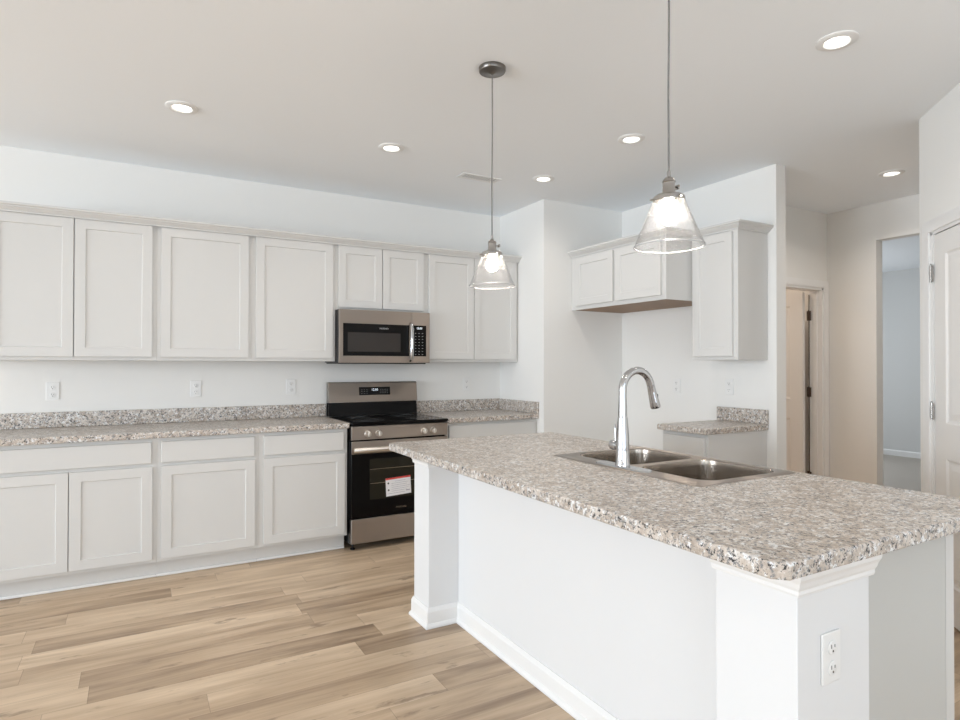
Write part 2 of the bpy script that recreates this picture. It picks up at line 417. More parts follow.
# baseboards
BB = [(0, 0), (.013, 0), (.013, .075), (.007, .088), (0, .088)]
def baseboard(name, path, side=1):
    bm = bmesh.new(); sweep(bm, path, BB, side); return struct(finish(name, bm, TRIM))
baseboard('baseboard_nook', [(X1, -.66), (X1, A), (X3, A), (X3, -1.755)])
baseboard('baseboard_right', [(X3, -2.165), (X3, B), (X3B, B), (X3B, Y5), (DX0-.065, Y5)])
baseboard('baseboard_hall', [(X5, Y5), (X5, OY1)])
baseboard('baseboard_left', [(ROOM_L, ROOM_B), (ROOM_L, 0), (-1.24, 0)])
baseboard('baseboard_side', [(PE.x, PE.y-.05), (PE.x, ROOM_B), (ROOM_L, ROOM_B)])

# ------------------------------------------------------------------ interior doors
CASP = [(0, 0), (.057, 0), (.057, .010), (.045, .018), (.012, .016), (0, .010)]
def casing(bm, x0, x1, ztop, ydir=-1, y=0, wd=.057):
    """three sided door casing lying on plane y, outside the opening x0..x1 / ztop; mitred"""
    prof = [(0, 0), (wd, 0), (wd, .017), (wd*.75, .019), (wd*.2, .013), (0, .010)]
    def ring(px, pz, ox, oz): return [bm.verts.new((px+ox*a, y+ydir*b, pz+oz*a)) for a, b in prof]
    rs = [ring(x0, 0, -1, 0), ring(x0, ztop, -1, 1), ring(x1, ztop, 1, 1), ring(x1, 0, 1, 0)]
    for a, b in zip(rs, rs[1:]):
        for j in range(6): bm.faces.new((a[j], a[(j+1)%6], b[(j+1)%6], b[j]))
    bm.faces.new(rs[0]); bm.faces.new(rs[-1])
def panel_leaf(bm, W, H, T, panels, y0=0.0):
    """door leaf from y0 (front) back to y0+T with raised-and-fielded panels on both faces"""
    for yf, sgn in ((y0, 1), (y0+T, -1)):
        xs = sorted({0, W} | {p_[0] for p_ in panels} | {p_[1] for p_ in panels})
        zs = sorted({0, H} | {p_[2] for p_ in panels} | {p_[3] for p_ in panels})
        for i in range(len(xs)-1):
            for j in range(len(zs)-1):
                if any(abs(xs[i]-p_[0]) < 1e-6 and abs(xs[i+1]-p_[1]) < 1e-6 and abs(zs[j]-p_[2]) < 1e-6 for p_ in panels): continue
                bm.faces.new([bm.verts.new(c) for c in ((xs[i], yf, zs[j]), (xs[i+1], yf, zs[j]), (xs[i+1], yf, zs[j+1]), (xs[i], yf, zs[j+1]))])
        for a, b, c, d in panels:
            prev = None
            for ins, dep in ((0, 0), (.010, .008), (.022, .009), (.05, .003)):
                q = [bm.verts.new(v) for v in ((a+ins, yf+sgn*dep, c+ins), (b-ins, yf+sgn*dep, c+ins), (b-ins, yf+sgn*dep, d-ins), (a+ins, yf+sgn*dep, d-ins))]
                if prev:
                    for k in range(4): bm.faces.new((prev[k], prev[(k+1)%4], q[(k+1)%4], q[k]))
                prev = q
            bm.faces.new(prev)
    for c in (((0,y0,0),(0,y0+T,0),(0,y0+T,H),(0,y0,H)), ((W,y0,0),(W,y0+T,0),(W,y0+T,H),(W,y0,H)), ((0,y0,0),(W,y0,0),(W,y0+T,0),(0,y0+T,0)), ((0,y0,H),(W,y0,H),(W,y0+T,H),(0,y0+T,H))):
        bm.faces.new([bm.verts.new(v) for v in c])
    bmesh.ops.remove_doubles(bm, verts=bm.verts[:], dist=1e-5)
def hinge(name, parent, mat, x, y, z, rz=0, open_=False):
    bm = bmesh.new(); lathe(bm, [(.0055, -.046), (.0055, .046)], 12)
    lathe(bm, [(.0035, .046), (.0045, .05), (.001, .054)], 12); bx(bm, -.017, 0, .002, .005, -.044, .044); bx(bm, 0, .017, .002, .005, -.044, .044)
    if open_: bx(bm, -.020, .020, -.004, .002, -.044, .044)
    o = finish(name, bm, mat, parent, smooth=True); o.location = (x, y, z); o.rotation_euler = (0, 0, rz); return o
def knob(name, parent, mat, x, z):
    bm = bmesh.new(); m_ = Matrix.Translation((x, 0, z)) @ Matrix.Rotation(PI/2, 4, 'X')
    lathe(bm, [(.03, 0), (.03, .006), (.011, .012), (.011, .03), (.026, .042), (.028, .052), (.02, .062), (0, .064)], 24, m_)
    return finish(name, bm, mat, parent, smooth=True)
# pantry door, closed, in the diagonal wall
pd = empty('pantry_door', PC, RZP); struct(pd); pd.name = 'door_1'
bm = bmesh.new(); casing(bm, DS0-.002, DS1+.002, DH+.002, -1, 0); finish('casing', bm, TRIM, pd, .001)
bm = bmesh.new()
bx(bm, DS0, DS0+.03, 0, .115, 0, DH); bx(bm, DS1-.03, DS1, 0, .115, 0, DH); bx(bm, DS0, DS1, 0, .115, DH-.016, DH)
finish('jamb', bm, TRIM, pd)
bm = bmesh.new(); Wd = DS1-DS0-.066
panel_leaf(bm, Wd, 2.012, .035, [(.12, Wd-.12, 1.015, 1.90), (.12, Wd-.12, .19, .83)])
lf = finish('door_leaf', bm, DOORP, pd); lf.location = (DS0+.034, .004, .012)
kn = knob('door_knob', lf, NICKEL, Wd-.06, .93)
for z in (1.82, 1.08, .28): hinge('hinge', pd, NICKEL, DS0+.022, -.008, z)
# hallway door, standing open into the room behind
hd = empty('hall_door', (0, 0, 0)); struct(hd); hd.name = 'door_2'
bm = bmesh.new(); casing(bm, DX0, DX1, DZ, -1, Y5, .062); finish('casing', bm, TRIM, hd, .001)
bm = bmesh.new()
bx(bm, DX0-.002, DX0+.02, Y5-.001, Y5+.116, 0, DZ); bx(bm, DX1-.02, DX1+.002, Y5-.001, Y5+.116, 0, DZ); bx(bm, DX0, DX1, Y5-.001, Y5+.116, DZ-.02, DZ)
bx(bm, DX1-.032, DX1-.02, Y5+.04, Y5+.075, 0, DZ-.02)
finish('jamb', bm, TRIM, hd)
bm = bmesh.new(); panel_leaf(bm, .71, 1.99, .035, [(.12, .59, 1.0, 1.87), (.12, .59, .19, .82)])
lf = finish('door_leaf', bm, DOORP, hd); lf.location = (DX1-.062, Y5+.135, .012); lf.rotation_euler = (0, 0, math.radians(91))
for z in (1.785, 1.08, .30):
    o = hinge('hinge', hd, BRONZE, DX1-.026, Y5+.119, z, math.radians(60), True); o.scale = (1.3, 1.6, 1.0)
box('gap_shade_strip', DX1-.030, DX1-.020, Y5+.1165, Y5+.1195, .02, DZ-.05, BRONZE, hd)  # dark strip standing in for the shade between leaf and jamb
hd2 = None

# ------------------------------------------------------------------ cabinets
def door_mesh(W, H, T=.019, rail=.057, rec=.007):
    bm = bmesh.new()
    def rect(i, y): return [bm.verts.new(c) for c in ((i, y, i), (W-i, y, i), (W-i, y, H-i), (i, y, H-i))]
    rs = [rect(0, 0), rect(0, -T+.0012), rect(.0012, -T), rect(rail, -T), rect(rail+.0035, -T+rec)]
    bm.faces.new(rs[0][::-1])
    for a, b in zip(rs, rs[1:]):
        for k in range(4): bm.faces.new((a[k], a[(k+1)%4], b[(k+1)%4], b[k]))
    bm.faces.new(rs[-1]); return bm
def slab_mesh(W, H, T=.019):
    bm = bmesh.new()
    def rect(i, y): return [bm.verts.new(c) for c in ((i, y, i), (W-i, y, i), (W-i, y, H-i), (i, y, H-i))]
    rs = [rect(0, 0), rect(0, -T+.003), rect(.003, -T)]
    bm.faces.new(rs[0][::-1])
    for a, b in zip(rs, rs[1:]):
        for k in range(4): bm.faces.new((a[k], a[(k+1)%4], b[(k+1)%4], b[k]))
    bm.faces.new(rs[-1]); return bm
def cabinet(name, label, group, org, rz, W, D, z0, z1, doors, drawers=(), toe=False, under=None, toe_ret=(0, 0)):
    """local frame: x along the front, y=0 at the wall, front at y=-D; doors = [(x0, x1, z0, z1)]"""
    t = empty(name, org, rz, label, 'cabinet', group)
    bm = bmesh.new(); g = .0002
    if toe:
        bx(bm, g, W-g, -D, -.004, z0, z1)
    elif under:
        bx(bm, g, W-g, -D, -.004, z0+.018, z1)
        bx(bm, g, W-g, -D, -D+.019, z0, z0+.018); bx(bm, g, .016, -D+.019, -.004, z0, z0+.018); bx(bm, W-.016, W-g, -D+.019, -.004, z0, z0+.018)
    else: bx(bm, g, W-g, -D, -.004, z0, z1)
    finish('cabinet_body', bm, CAB, t, .0004, 1)
    if under: box('bottom_panel', .0165, W-.0165, -D+.0195, -.006, z0+.001, z0+.0175, under, t)
    for a, b, c, d in doors:
        o = finish('cabinet_door', door_mesh(b-a, d-c), CAB, t); o.location = (a, -D-.0005, c)
    for a, b, c, d in drawers:
        o = finish('drawer_front', slab_mesh(b-a, d-c), CAB, t); o.location = (a, -D-.0005, c)
    if toe:
        bm = bmesh.new(); bx(bm, g, W-g, -D+.07, -.004, 0.001, z0-.0005); finish('toe_kick', bm, CAB, t)
        bm = bmesh.new(); bx(bm, g, W-g, -D+.058, -D+.0695, 0.001, .018); finish('shoe_moulding', bm, TRIM, t, .004)
    return t
UZ0, UZ1 = 1.353, 2.272
UD = .305
G1 = 'wall cabinets along the back wall'; G2 = 'base cabinets along the back wall'
def upper(x0, x1, doors, label, z0=UZ0):
    cabinet('wall_cabinet', label, G1, (x0, 0, 0), 0, x1-x0, UD, z0, UZ1, [(a-x0, b-x0, c, 2.235) for a, b, c in doors])
DB = 1.376
upper(-1.235, -.305, [(-1.187, -.762, DB), (-.756, -.331, DB)], 'two-door greige shaker wall cabinet at the left end of the back wall row')
upper(-.305, .291, [(-.281, .267, DB)], 'single-door greige wall cabinet next to the left end two-door unit')
upper(.291, .890, [(.317, .868, DB)], 'single-door greige wall cabinet just left of the microwave')
upper(.890, 1.638, [(.910, 1.258, 1.765), (1.264, 1.615, 1.765)], 'short two-door greige wall cabinet directly above the microwave', 1.746)
upper(1.638, 2.539, [(1.661, 2.083, DB), (2.089, 2.513, DB)], 'two-door greige wall cabinet right of the microwave, behind the far pendant')
CROWN = [(.0005, 2.236), (.008, 2.236), (.008, 2.246), (.015, 2.248), (.030, 2.262), (.036, 2.264), (.036, 2.269), (.045, 2.274), (.047, 2.277), (.047, 2.288), (.0005, 2.288)]
bm = bmesh.new(); sweep(bm, [(-1.235, -UD-.0205), (2.5385, -UD-.0205)], CROWN, 1)
bx(bm, -1.234, 2.5375, -UD-.0195, -UD+.02, 2.2735, 2.284)
tag(finish('crown_moulding', bm, CAB), 'long greige crown moulding along the tops of the back wall cabinets', 'moulding')
BD = .60; BZ0, BZ1 = .11, .8755
def base(x0, x1, doors, drawers, label):
    return cabinet('base_cabinet', label, G2, (x0, 0, 0), 0, x1-x0, BD, BZ0, BZ1, [(a-x0, b-x0, .130, .700) for a, b in doors], [(a-x0, b-x0, .721, .851) for a, b in drawers], True)
base(-1.235, -.305, [(-1.185, -.7585), (-.7535, -.330)], [(-1.185, -.336)], 'two-door greige base cabinet with one wide drawer at the left end')
base(-.305, .291, [(-.283, .267)], [(-.283, .264)], 'single-door greige base cabinet with drawer, middle of the three left of the range')
base(.291, .893, [(.321, .873)], [(.321, .866)], 'single-door greige base cabinet with drawer touching the left side of the range')
base(1.675, 2.539, [(1.70, 2.100), (2.105, 2.505)], [(1.70, 2.505)], 'greige base cabinet between the range and the wall corner')

# right hand wall cabinets (facing the room's left)
RZB = -PI/2
cabinet('wall_cabinet', 'short deep two-door greige cabinet high in the refrigerator recess', 'wall cabinets on the right wall', (X3, A-.001, 0), RZB, 1.066, .577, 1.795, UZ1,
        [(.075, .532, 1.826, 2.228), (.566, 1.029, 1.826, 2.228)], under=WOODP)
cabinet('wall_cabinet', 'tall narrow single-door greige cabinet at the open end of the right wall', 'wall cabinets on the right wall', (X3, -1.771, 0), RZB, .388, .315, UZ0+.01, UZ1,
        [(.026, .352, 1.388, 2.235)], under=CAB)
bm = bmesh.new()
sweep(bm, [(2.8325, A-.002), (2.8325, -1.7705), (3.0945, -1.7705), (3.0945, -2.1595), (X3-.001, -2.1595)], [(a+.0008, z+.008) for a, z in CROWN], 1)
tag(finish('crown_moulding', bm, CAB), 'stepped greige crown moulding on the right wall cabinets', 'moulding')
cabinet('base_cabinet', 'narrow greige base cabinet standing alone against the right wall', None, (X3, -1.762, 0), RZB, .388, .60, BZ0, BZ1,
        [(.020, .368, .130, .700)], [(.020, .368, .721, .851)], True)

# ------------------------------------------------------------------ worktops
CZ0, CZ1 = .876, .914
def worktop(label, poly, splashes, hole=None, name='worktop'):
    t = empty(name, (poly[0][0], poly[0][1], 0), 0, label, 'worktop'); ox, oy = poly[0]
    loc = lambda pl: [(x-ox, y-oy) for x, y in pl]
    bm = bmesh.new(); prism(bm, loc(poly), CZ0, CZ1, loc(hole) if hole else None)
    finish('worktop_slab', bm, LAM, t, .0055, 3, ang=60)
    for a, b, c, d in splashes:
        box('backsplash', a-ox, b-ox, c-oy, d-oy, CZ1+.0005, 1.015, LAM, t, .0035, 2)
    return t
worktop('long grey speckled laminate worktop with backsplash left of the range', [(-1.245, -.64), (.900, -.64), (.900, -.001), (-1.245, -.001)], [(-1.245, .900, -.020, -.001)])
worktop('short speckled laminate worktop in the corner right of the range', [(1.672, -.64), (2.539, -.64), (2.539, -.001), (1.672, -.001)], [(1.672, 2.5385, -.020, -.001), (2.519, 2.5385, -.639, -.0205)])
worktop('small speckled laminate worktop on the lone cabinet by the right wall', [(2.765, -2.165), (3.409, -2.165), (3.409, -1.745), (2.765, -1.745)], [(3.389, 3.409, -2.165, -1.745)])
IX0, IX1, IY0, IY1 = .737, 1.808, -4.052, -1.80
c_ = .028
worktop('large speckled laminate island worktop holding the sink', [(IX0+c_, IY0), (IX1, IY0), (IX1, IY1), (IX0+c_, IY1), (IX0, IY1-c_), (IX0, IY0+c_)], [],
        rrect(1.245, 1.768, -3.405, -2.605, .03))

# ------------------------------------------------------------------ island base
kw = empty('island_knee_wall', (.868, -4.0, 0), 0, 'white painted island half wall with a square post at each end', 'half wall')
ox, oy = .868, -4.0
box('half_wall', 1.037-ox, 1.159-ox, .2195, 1.9575, 0.001, .8755, ISLP, kw)
box('post', 0, .291, 0, .219, 0.001, .8755, ISLP, kw, .002)
box('post', 0, .291, 1.958, 2.14, 0.001, .8755, ISLP, kw, .002)
CAP = [(.0003, .808), (.006, .808), (.008, .814), (.008, .822), (.013, .830), (.017, .842), (.024, .853), (.026, .862), (.026, .8755), (.0003, .8755)]
for nm, path in (('cap_moulding', [(.291+.012, 0), (0, 0), (0, .219), (.1685, .219)]), ('cap_moulding', [(.1685, 1.958), (0, 1.958), (0, 2.14), (.291, 2.14)])):
    bm = bmesh.new(); sweep(bm, path, CAP, -1); finish(nm, bm, TRIM, kw)
bm = bmesh.new()
sweep(bm, [(.291, 0), (0, 0), (0, .219), (.169, .219), (.169, 1.958), (0, 1.958), (0, 2.14), (.291, 2.14)],
      [(.0003, .001), (.022, .001), (.022, .010), (.016, .020), (.012, .024), (.012, .080), (.009, .088), (.004, .100), (.0003, .100)], -1)
finish('baseboard', bm, TRIM, kw)
# island cabinets face the right wall
def isl_cab(y0, y1, label, sink=False):
    W = y1-y0
    t = empty('island_cabinet', (1.162, y0, 0), PI/2, label, 'cabinet', 'cabinets of the island')
    D = .605; g = .0008; bm = bmesh.new()
    if sink:
        bx(bm, g, .018, -D, 0, .11, .8755); bx(bm, W-.018, W-g, -D, 0, .11, .8755); bx(bm, .018, W-.018, -D, 0, .11, .128); bx(bm, .018, W-.018, -D, -D+.012, .128, .8755); bx(bm, .018, W-.018, -.012, 0, .128, .8755)
    else: bx(bm, g, W-g, -D, 0, .11, .8755)
    finish('cabinet_body', bm, CAB, t, .0012, 1)
    box('toe_kick', g, W-g, -D+.07, 0, .001, .1095, CAB, t)
    n = 2 if W > .5 else 1
    for k in range(n):
        a = .02 + k*(W-.04)/n; b = a + (W-.04)/n - (.004 if n == 2 else 0)
        o = finish('cabinet_door', door_mesh(b-a, .57), CAB, t); o.location = (a, -D-.0005, .13)
    o = finish('drawer_front', slab_mesh(W-.04, .13), CAB, t); o.location = (.02, -D-.0005, .721)
    return t
t = isl_cab(-3.925, -3.465, 'greige island cabinet with plain side panel at the near end, behind the outlet post')
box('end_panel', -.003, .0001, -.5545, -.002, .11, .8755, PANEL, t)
box('side_stile', -.004, .0001, -.605, -.555, .11, .8755, CAB, t)
isl_cab(-3.463, -2.553, 'greige island sink cabinet under the double bowl sink', True)
isl_cab(-2.551, -1.90, 'greige two-door island cabinet at the far end nearest the range')

# ------------------------------------------------------------------ sink
SX0, SX1, SY0, SY1 = 1.228, 1.785, -3.42, -2.592
sk = empty('kitchen_sink', ((SX0+SX1)/2, (SY0+SY1)/2, .914), 0, 'stainless steel double bowl sink set into the island worktop', 'sink')
cx_, cy_ = sk.location.x, sk.location.y
bowls = [(1.322, 1.742, -2.985, -2.632), (1.322, 1.742, -3.378, -3.022)]
bm = bmesh.new()
outer = rrect(SX0-cx_, SX1-cx_, SY0-cy_, SY1-cy_, .025)
edges = []; zt = .0035
vo_ = [bm.verts.new((x, y, zt)) for x, y in rrect(SX0-cx_+.008, SX1-cx_-.008, SY0-cy_+.008, SY1-cy_-.008, .02)]
vl_ = [bm.verts.new((x, y, .0008)) for x, y in outer]
for i in range(len(vo_)):
    j = (i+1) % len(vo_); edges.append(bm.edges.new((vo_[i], vo_[j]))); bm.faces.new((vl_[i], vl_[j], vo_[j], vo_[i]))
for a, b, c, d in bowls:
    v = [bm.verts.new((x, y, zt)) for x, y in rrect(a-cx_, b-cx_, c-cy_, d-cy_, .065)]
    for i in range(len(v)): edges.append(bm.edges.new((v[i], v[(i+1)%len(v)])))
bmesh.ops.triangle_fill(bm, use_beauty=True, use_dissolve=False, edges=edges)
finish('sink_rim', bm, STEEL, sk, smooth=True)
for a, b, c, d in bowls:
    bm = bmesh.new(); prev = None
    for ins, z, r in ((0, zt, .065), (.003, zt-.003, .063), (.005, -.02, .062), (.012, -.165, .058), (.020, -.185, .052), (.042, -.197, .035)):
        v = [bm.verts.new((x, y, z)) for x, y in rrect(a-cx_+ins, b-cx_-ins, c-cy_+ins, d-cy_-ins, r, 8)]
        if prev:
            for i in range(len(v)): bm.faces.new((prev[i], prev[(i+1)%len(v)], v[(i+1)%len(v)], v[i]))
        prev = v
    bm.faces.new(prev)
    bw = finish('bowl', bm, STEELV, sk, smooth=True)
    bm = bmesh.new(); lathe(bm, [(.056, 0), (.056, .002), (.046, .003), (.040, -.001), (.02, -.001)], 28, Matrix.Translation(((a+b)/2-cx_, (c+d)/2-cy_, -.1965)))
    finish('drain', bm, CHROME, bw, smooth=True)

# ------------------------------------------------------------------ faucet
FXc, FYc = 1.276, -3.004
fz = .9177
fa = empty('kitchen_faucet', (FXc, FYc, fz), 0, 'tall chrome pull-down gooseneck faucet behind the double sink', 'faucet')
bm = bmesh.new()
bot = [bm.verts.new((x, y, .0002)) for x, y in rrect(-.030, .030, -.148, .148, .0295, 8)]
top = [bm.verts.new((x, y, .006)) for x, y in rrect(-.027, .027, -.145, .145, .0265, 8)]
for i in range(len(bot)): bm.faces.new((bot[i], bot[(i+1)%len(bot)], top[(i+1)%len(top)], top[i]))
bm.faces.new(bot[::-1]); bm.faces.new(top); finish('deck_plate', bm, CHROME, fa, smooth=True)
bm = bmesh.new(); lathe(bm, [(.030, .006), (.030, .012), (.0275, .018), (.0265, .07), (.0245, .13), (.0200, .185), (.0192, .1995)], 32); finish('faucet_body', bm, CHROME, fa, smooth=True)
bm = bmesh.new(); pts = [(0, 0, .202), (0, 0, .24), (0, 0, .285)]
R_ = .078; zc = .308
for k in range(0, 21):
    a = PI - (PI*0.93)*k/20; pts.append((R_+R_*math.cos(a), 0, zc+R_*math.sin(a)))
tube(bm, pts, [.0180, .0172] + [.0160]*(len(pts)-2), 20); sp = finish('spout', bm, CHROME, fa, smooth=True)
e1 = Vector(pts[-1]); d_ = (Vector(pts[-1])-Vector(pts[-2])).normalized()
bm = bmesh.new(); tube(bm, [e1+d_*s for s in (.001, .003, .006, .03, .07, .092, .098)], [.0150, .0168, .0160, .0170, .0200, .0215, .0190], 20)
sh = finish('spray_head', bm, CHROME, fa, smooth=True)
bm = bmesh.new(); q = e1+d_*.045; tube(bm, [q+Vector((.015, 0, .008)), q+Vector((.0215, 0, .003)), q+Vector((.0225, 0, -.016)), q+Vector((.018, 0, -.024))], [.004, .006, .006, .003], 10); finish('spray_button', bm, DKSTEEL, sh, smooth=True)
bm = bmesh.new(); mh = Matrix.Translation((0, .020, .083)) @ Matrix.Rotation(-PI/2, 4, 'X')
lathe(bm, [(.0155, 0), (.0155, .010), (.0185, .012), (.0200, .034), (.0185, .044), (.008, .050), (0, .051)], 24, mh); hb = finish('handle', bm, CHROME, fa, smooth=True)
bm = bmesh.new(); tube(bm, [(0, .040, .098), (0, .042, .13), (0, .043, .165), (0, .043, .168)], [.0042, .0040, .0040, .0028], 12); finish('lever', bm, CHROME, hb, smooth=True)

# ------------------------------------------------------------------ range
RX0, RX1 = .906, 1.666; RW = RX1-RX0; RF = -.655
rg = empty('electric_range', (RX0, 0, 0), 0, 'stainless steel electric range with black glass door between the base cabinets', 'range')
box('range_body', .002, RW-.002, -.615, -.012, .045, .895, BLACKP, rg, .002)
bm = bmesh.new(); bx(bm, 0, RW, -.672, -.075, .8955, .915); finish('cooktop', bm, BLACKG, rg, .004, 3)
for px_, py_, r in ((.19, -.50, .105), (.57, -.50, .085), (.19, -.22, .085), (.57, -.22, .105)):
    bm = bmesh.new()
    for rr in (r, r*.62):
        lathe(bm, [(rr-.0015, .9153), (rr+.0015, .9153), (rr+.0015, .9158), (rr-.0015, .9158), (rr-.0015, .9153)], 48, Matrix.Translation((px_, py_, 0)), cap=False)
    finish('burner_ring', bm, BURN, rg)
# back guard: black lower riser, tilted stainless console on top
bm = bmesh.new()
for x in (0,): pass
def profx(bm, prof, x0, x1):
    a = [bm.verts.new((x0, y, z)) for y, z in prof]; b = [bm.verts.new((x1, y, z)) for y, z in prof]
    for i in range(len(prof)): j = (i+1) % len(prof); bm.faces.new((a[i], a[j], b[j], b[i]))
    bm.faces.new(a[::-1]); bm.faces.new(b)
profx(bm, [(-.074, .9155), (-.066, 1.022), (-.012, 1.022), (-.012, .9155)], .001, RW-.001); finish('backguard_riser', bm, BLACKG, rg)
bm = bmesh.new(); profx(bm, [(-.085, 1.024), (-.082, 1.030), (-.062, 1.178), (-.054, 1.186), (-.012, 1.186), (-.012, 1.024)], 0, RW); bg_ = finish('console', bm, STEEL, rg, .0015)
sl = math.atan2(.020, .148)
def on_console(x, z): return (x, -.082+.020*(z-1.030)/.148, z)
fr_ = Matrix.Translation(on_console(.383, 1.112)) @ Matrix.Rotation(-sl, 4, 'X')
bm = bmesh.new(); bx(bm, -.134, .134, -.0012, .001, -.0335, .0335, mtx=fr_); dp = finish('control_display', bm, BLACKG, rg, .0004)
o = text_mesh('clock_digits', '12:00', .026, DIGIT, dp, (0, 0, 0), (0, 0, 0)); o.matrix_local = fr_ @ Matrix.Translation((0, -.0018, .010)) @ Matrix.Rotation(PI/2, 4, 'X')
def key_mark(parent, *a, mtx=None):
    bm = bmesh.new(); bx(bm, *a, mtx=mtx); finish('key', bm, KEYM, parent)
for i in range(3):
    for j in range(3): key_mark(dp, -.115+i*.022, -.107+i*.022, -.0016, -.0011, -.020+j*.015, -.018+j*.015, mtx=fr_)
for i in range(4):
    for j in range(3): key_mark(dp, .048+i*.019, .055+i*.019, -.0016, -.0011, -.018+j*.014, -.016+j*.014, mtx=fr_)
# front control panel, knobs
box('control_panel', .001, RW-.001, RF-.003, -.6155, .790, .886, STEEL, rg, .003)
for kx in (.120, .202, .560, .636):
    bm = bmesh.new(); mk = Matrix.Translation((kx, RF-.003, .831)) @ Matrix.Rotation(PI/2, 4, 'X')
    lathe(bm, [(.024, 0), (.024, .004), (.0215, .006), (.0200, .026), (.0185, .030), (0, .0305)], 28, mk)
    kb = finish('control_knob', bm, KNOBM, rg, smooth=True)
    box('knob_grip', kx-.0035, kx+.0035, RF-.040, RF-.0325, .813, .849, KNOBM, kb, .001)
# oven door
bm = bmesh.new(); bx(bm, .002, RW-.002, RF, -.6155, .228, .781); od = finish('oven_door', bm, BLACKG, rg, .003)
box('door_trim', .002, RW-.002, RF-.004, RF-.0005, .690, .779, STEEL, od, .0015)
box('oven_window', .138, RW-.138, RF-.0015, RF-.0003, .355, .648, OVENW, od, .001)
bm = bmesh.new()
for z in (.574, .472): bx(bm, .140, RW-.140, RF-.0022, RF-.0016, z-.0016, z+.0016)
finish('oven_rack', bm, RACK, od)
bm = bmesh.new(); zz = .722
tube(bm, [(.006, RF-.046, zz), (.012, RF-.047, zz), (RW-.012, RF-.047, zz), (RW-.006, RF-.046, zz)], [.018, .0205, .0205, .018], 20)
for x in (.06, RW-.06): tube(bm, [(x, RF-.002, zz), (x, RF-.04, zz)], .010, 12)
finish('door_handle', bm, KNOBM, od, smooth=True)
text_mesh('logo', 'FRIGIDAIRE', .0165, NICKEL, od, (.380, RF-.0008, .281), (PI/2, 0, 0))
# energy label sheet stuck on the glass
lb = bpy.data.objects.new('information_sheet', None); 
bpy.data.objects.remove(lb)
ml = Matrix.Translation((.357, RF-.0028, .437)) @ Matrix.Rotation(math.radians(-3.0), 4, 'Y')
bm = bmesh.new(); bx(bm, -.098, .098, -.0004, .0004, -.066, .066, mtx=ml); ls = finish('information_sheet', bm, PAPER, od)
bm = bmesh.new(); bx(bm, -.098, .098, -.0009, -.0005, .053, .066, mtx=ml); finish('red_header', bm, RED, ls)
bm = bmesh.new()
for k in range(6): bx(bm, -.055 + (.03 if k == 0 else 0), .088 - (.03 if k == 0 else .01*(k % 3)), -.0009, -.0005, .036-k*.014, .0385-k*.014, mtx=ml)
bx(bm, -.088, .05, -.0009, -.0005, -.050, -.047, mtx=ml); bx(bm, .058, .088, -.0009, -.0005, -.044, -.036, mtx=ml)
finish('print_lines', bm, INK, ls)
for z in (.028, -.022):
    bm = bmesh.new(); lathe(bm, [(.007, 0), (.007, .0004)], 16, ml @ Matrix.Translation((-.078, -.0005, z)) @ Matrix.Rotation(PI/2, 4, 'X'))
    finish('printed_dot', bm, SLOT, ls)
box('storage_drawer', .002, RW-.002, RF, -.6155, .052, .224, STEEL, rg, .003)
for x, y in ((.03, -.60), (RW-.03, -.60), (.03, -.06), (RW-.03, -.06)):
    bm = bmesh.new(); lathe(bm, [(.018, .001), (.018, .012), (.008, .014), (.008, .045)], 16, Matrix.Translation((x, y, 0))); finish('foot', bm, BLACKP, rg, smooth=True)

# ------------------------------------------------------------------ microwave
mx0, mx1 = .892, 1.634; MW = mx1-mx0; mf = -.400; mz0, mz1 = 1.340, 1.7445
mw = empty('microwave', (mx0, 0, 0), 0, 'over-the-range stainless steel microwave hanging under the short wall cabinet', 'microwave')
box('microwave_body', .002, MW-.002, mf+.028, -.004, mz0+.004, mz1, BLACKP, mw, .002)
box('vent_base', .01, MW-.01, mf+.06, -.02, mz0-.006, mz0+.0035, BLACKP, mw)
sp_ = .586
dr = box('microwave_door', 0, sp_, mf, mf+.0275, mz0+.002, mz1, STEEL, mw, .003)
box('door_glass', .030, .562, mf-.0015, mf+.001, 1.395, 1.640, BLACKG, dr, .001)
box('window_mesh', .066, .490, mf-.0024, mf-.0014, 1.427, 1.572, MWWIN, dr, .001)
text_mesh('logo', 'FRIGIDAIRE', .0145, KEYM, dr, (.352, mf-.0018, 1.6065), (PI/2, 0, 0))
bm = bmesh.new(); hx = .571
hp = [(hx, mf-.004, 1.655), (hx, mf-.030, 1.645), (hx, mf-.041, 1.60), (hx, mf-.045, 1.51), (hx, mf-.041, 1.41), (hx, mf-.030, 1.368), (hx, mf-.004, 1.358)]
tube(bm, hp, [.009, .011, .012, .0125, .012, .011, .009], 16)
for v in bm.verts: v.co.x = hx + (v.co.x-hx)*1.15
finish('door_handle', bm, CHROME, dr, smooth=True)
cp = box('control_panel', sp_+.002, MW, mf, mf+.0275, mz0+.002, mz1, STEEL, mw, .003)
box('keypad', sp_+.005, MW-.032, mf-.0015, mf+.001, 1.395, 1.640, BLACKG, cp, .001)
for i in range(3):
    for j in range(8): key_mark(cp, sp_+.026+i*.030, sp_+.036+i*.030, mf-.0021, mf-.0016, 1.408+j*.024, 1.411+j*.024)
text_mesh('clock_digits', '12:00', .022, DIGIT, cp, (sp_+.064, mf-.0019, 1.617), (PI/2, 0, 0))

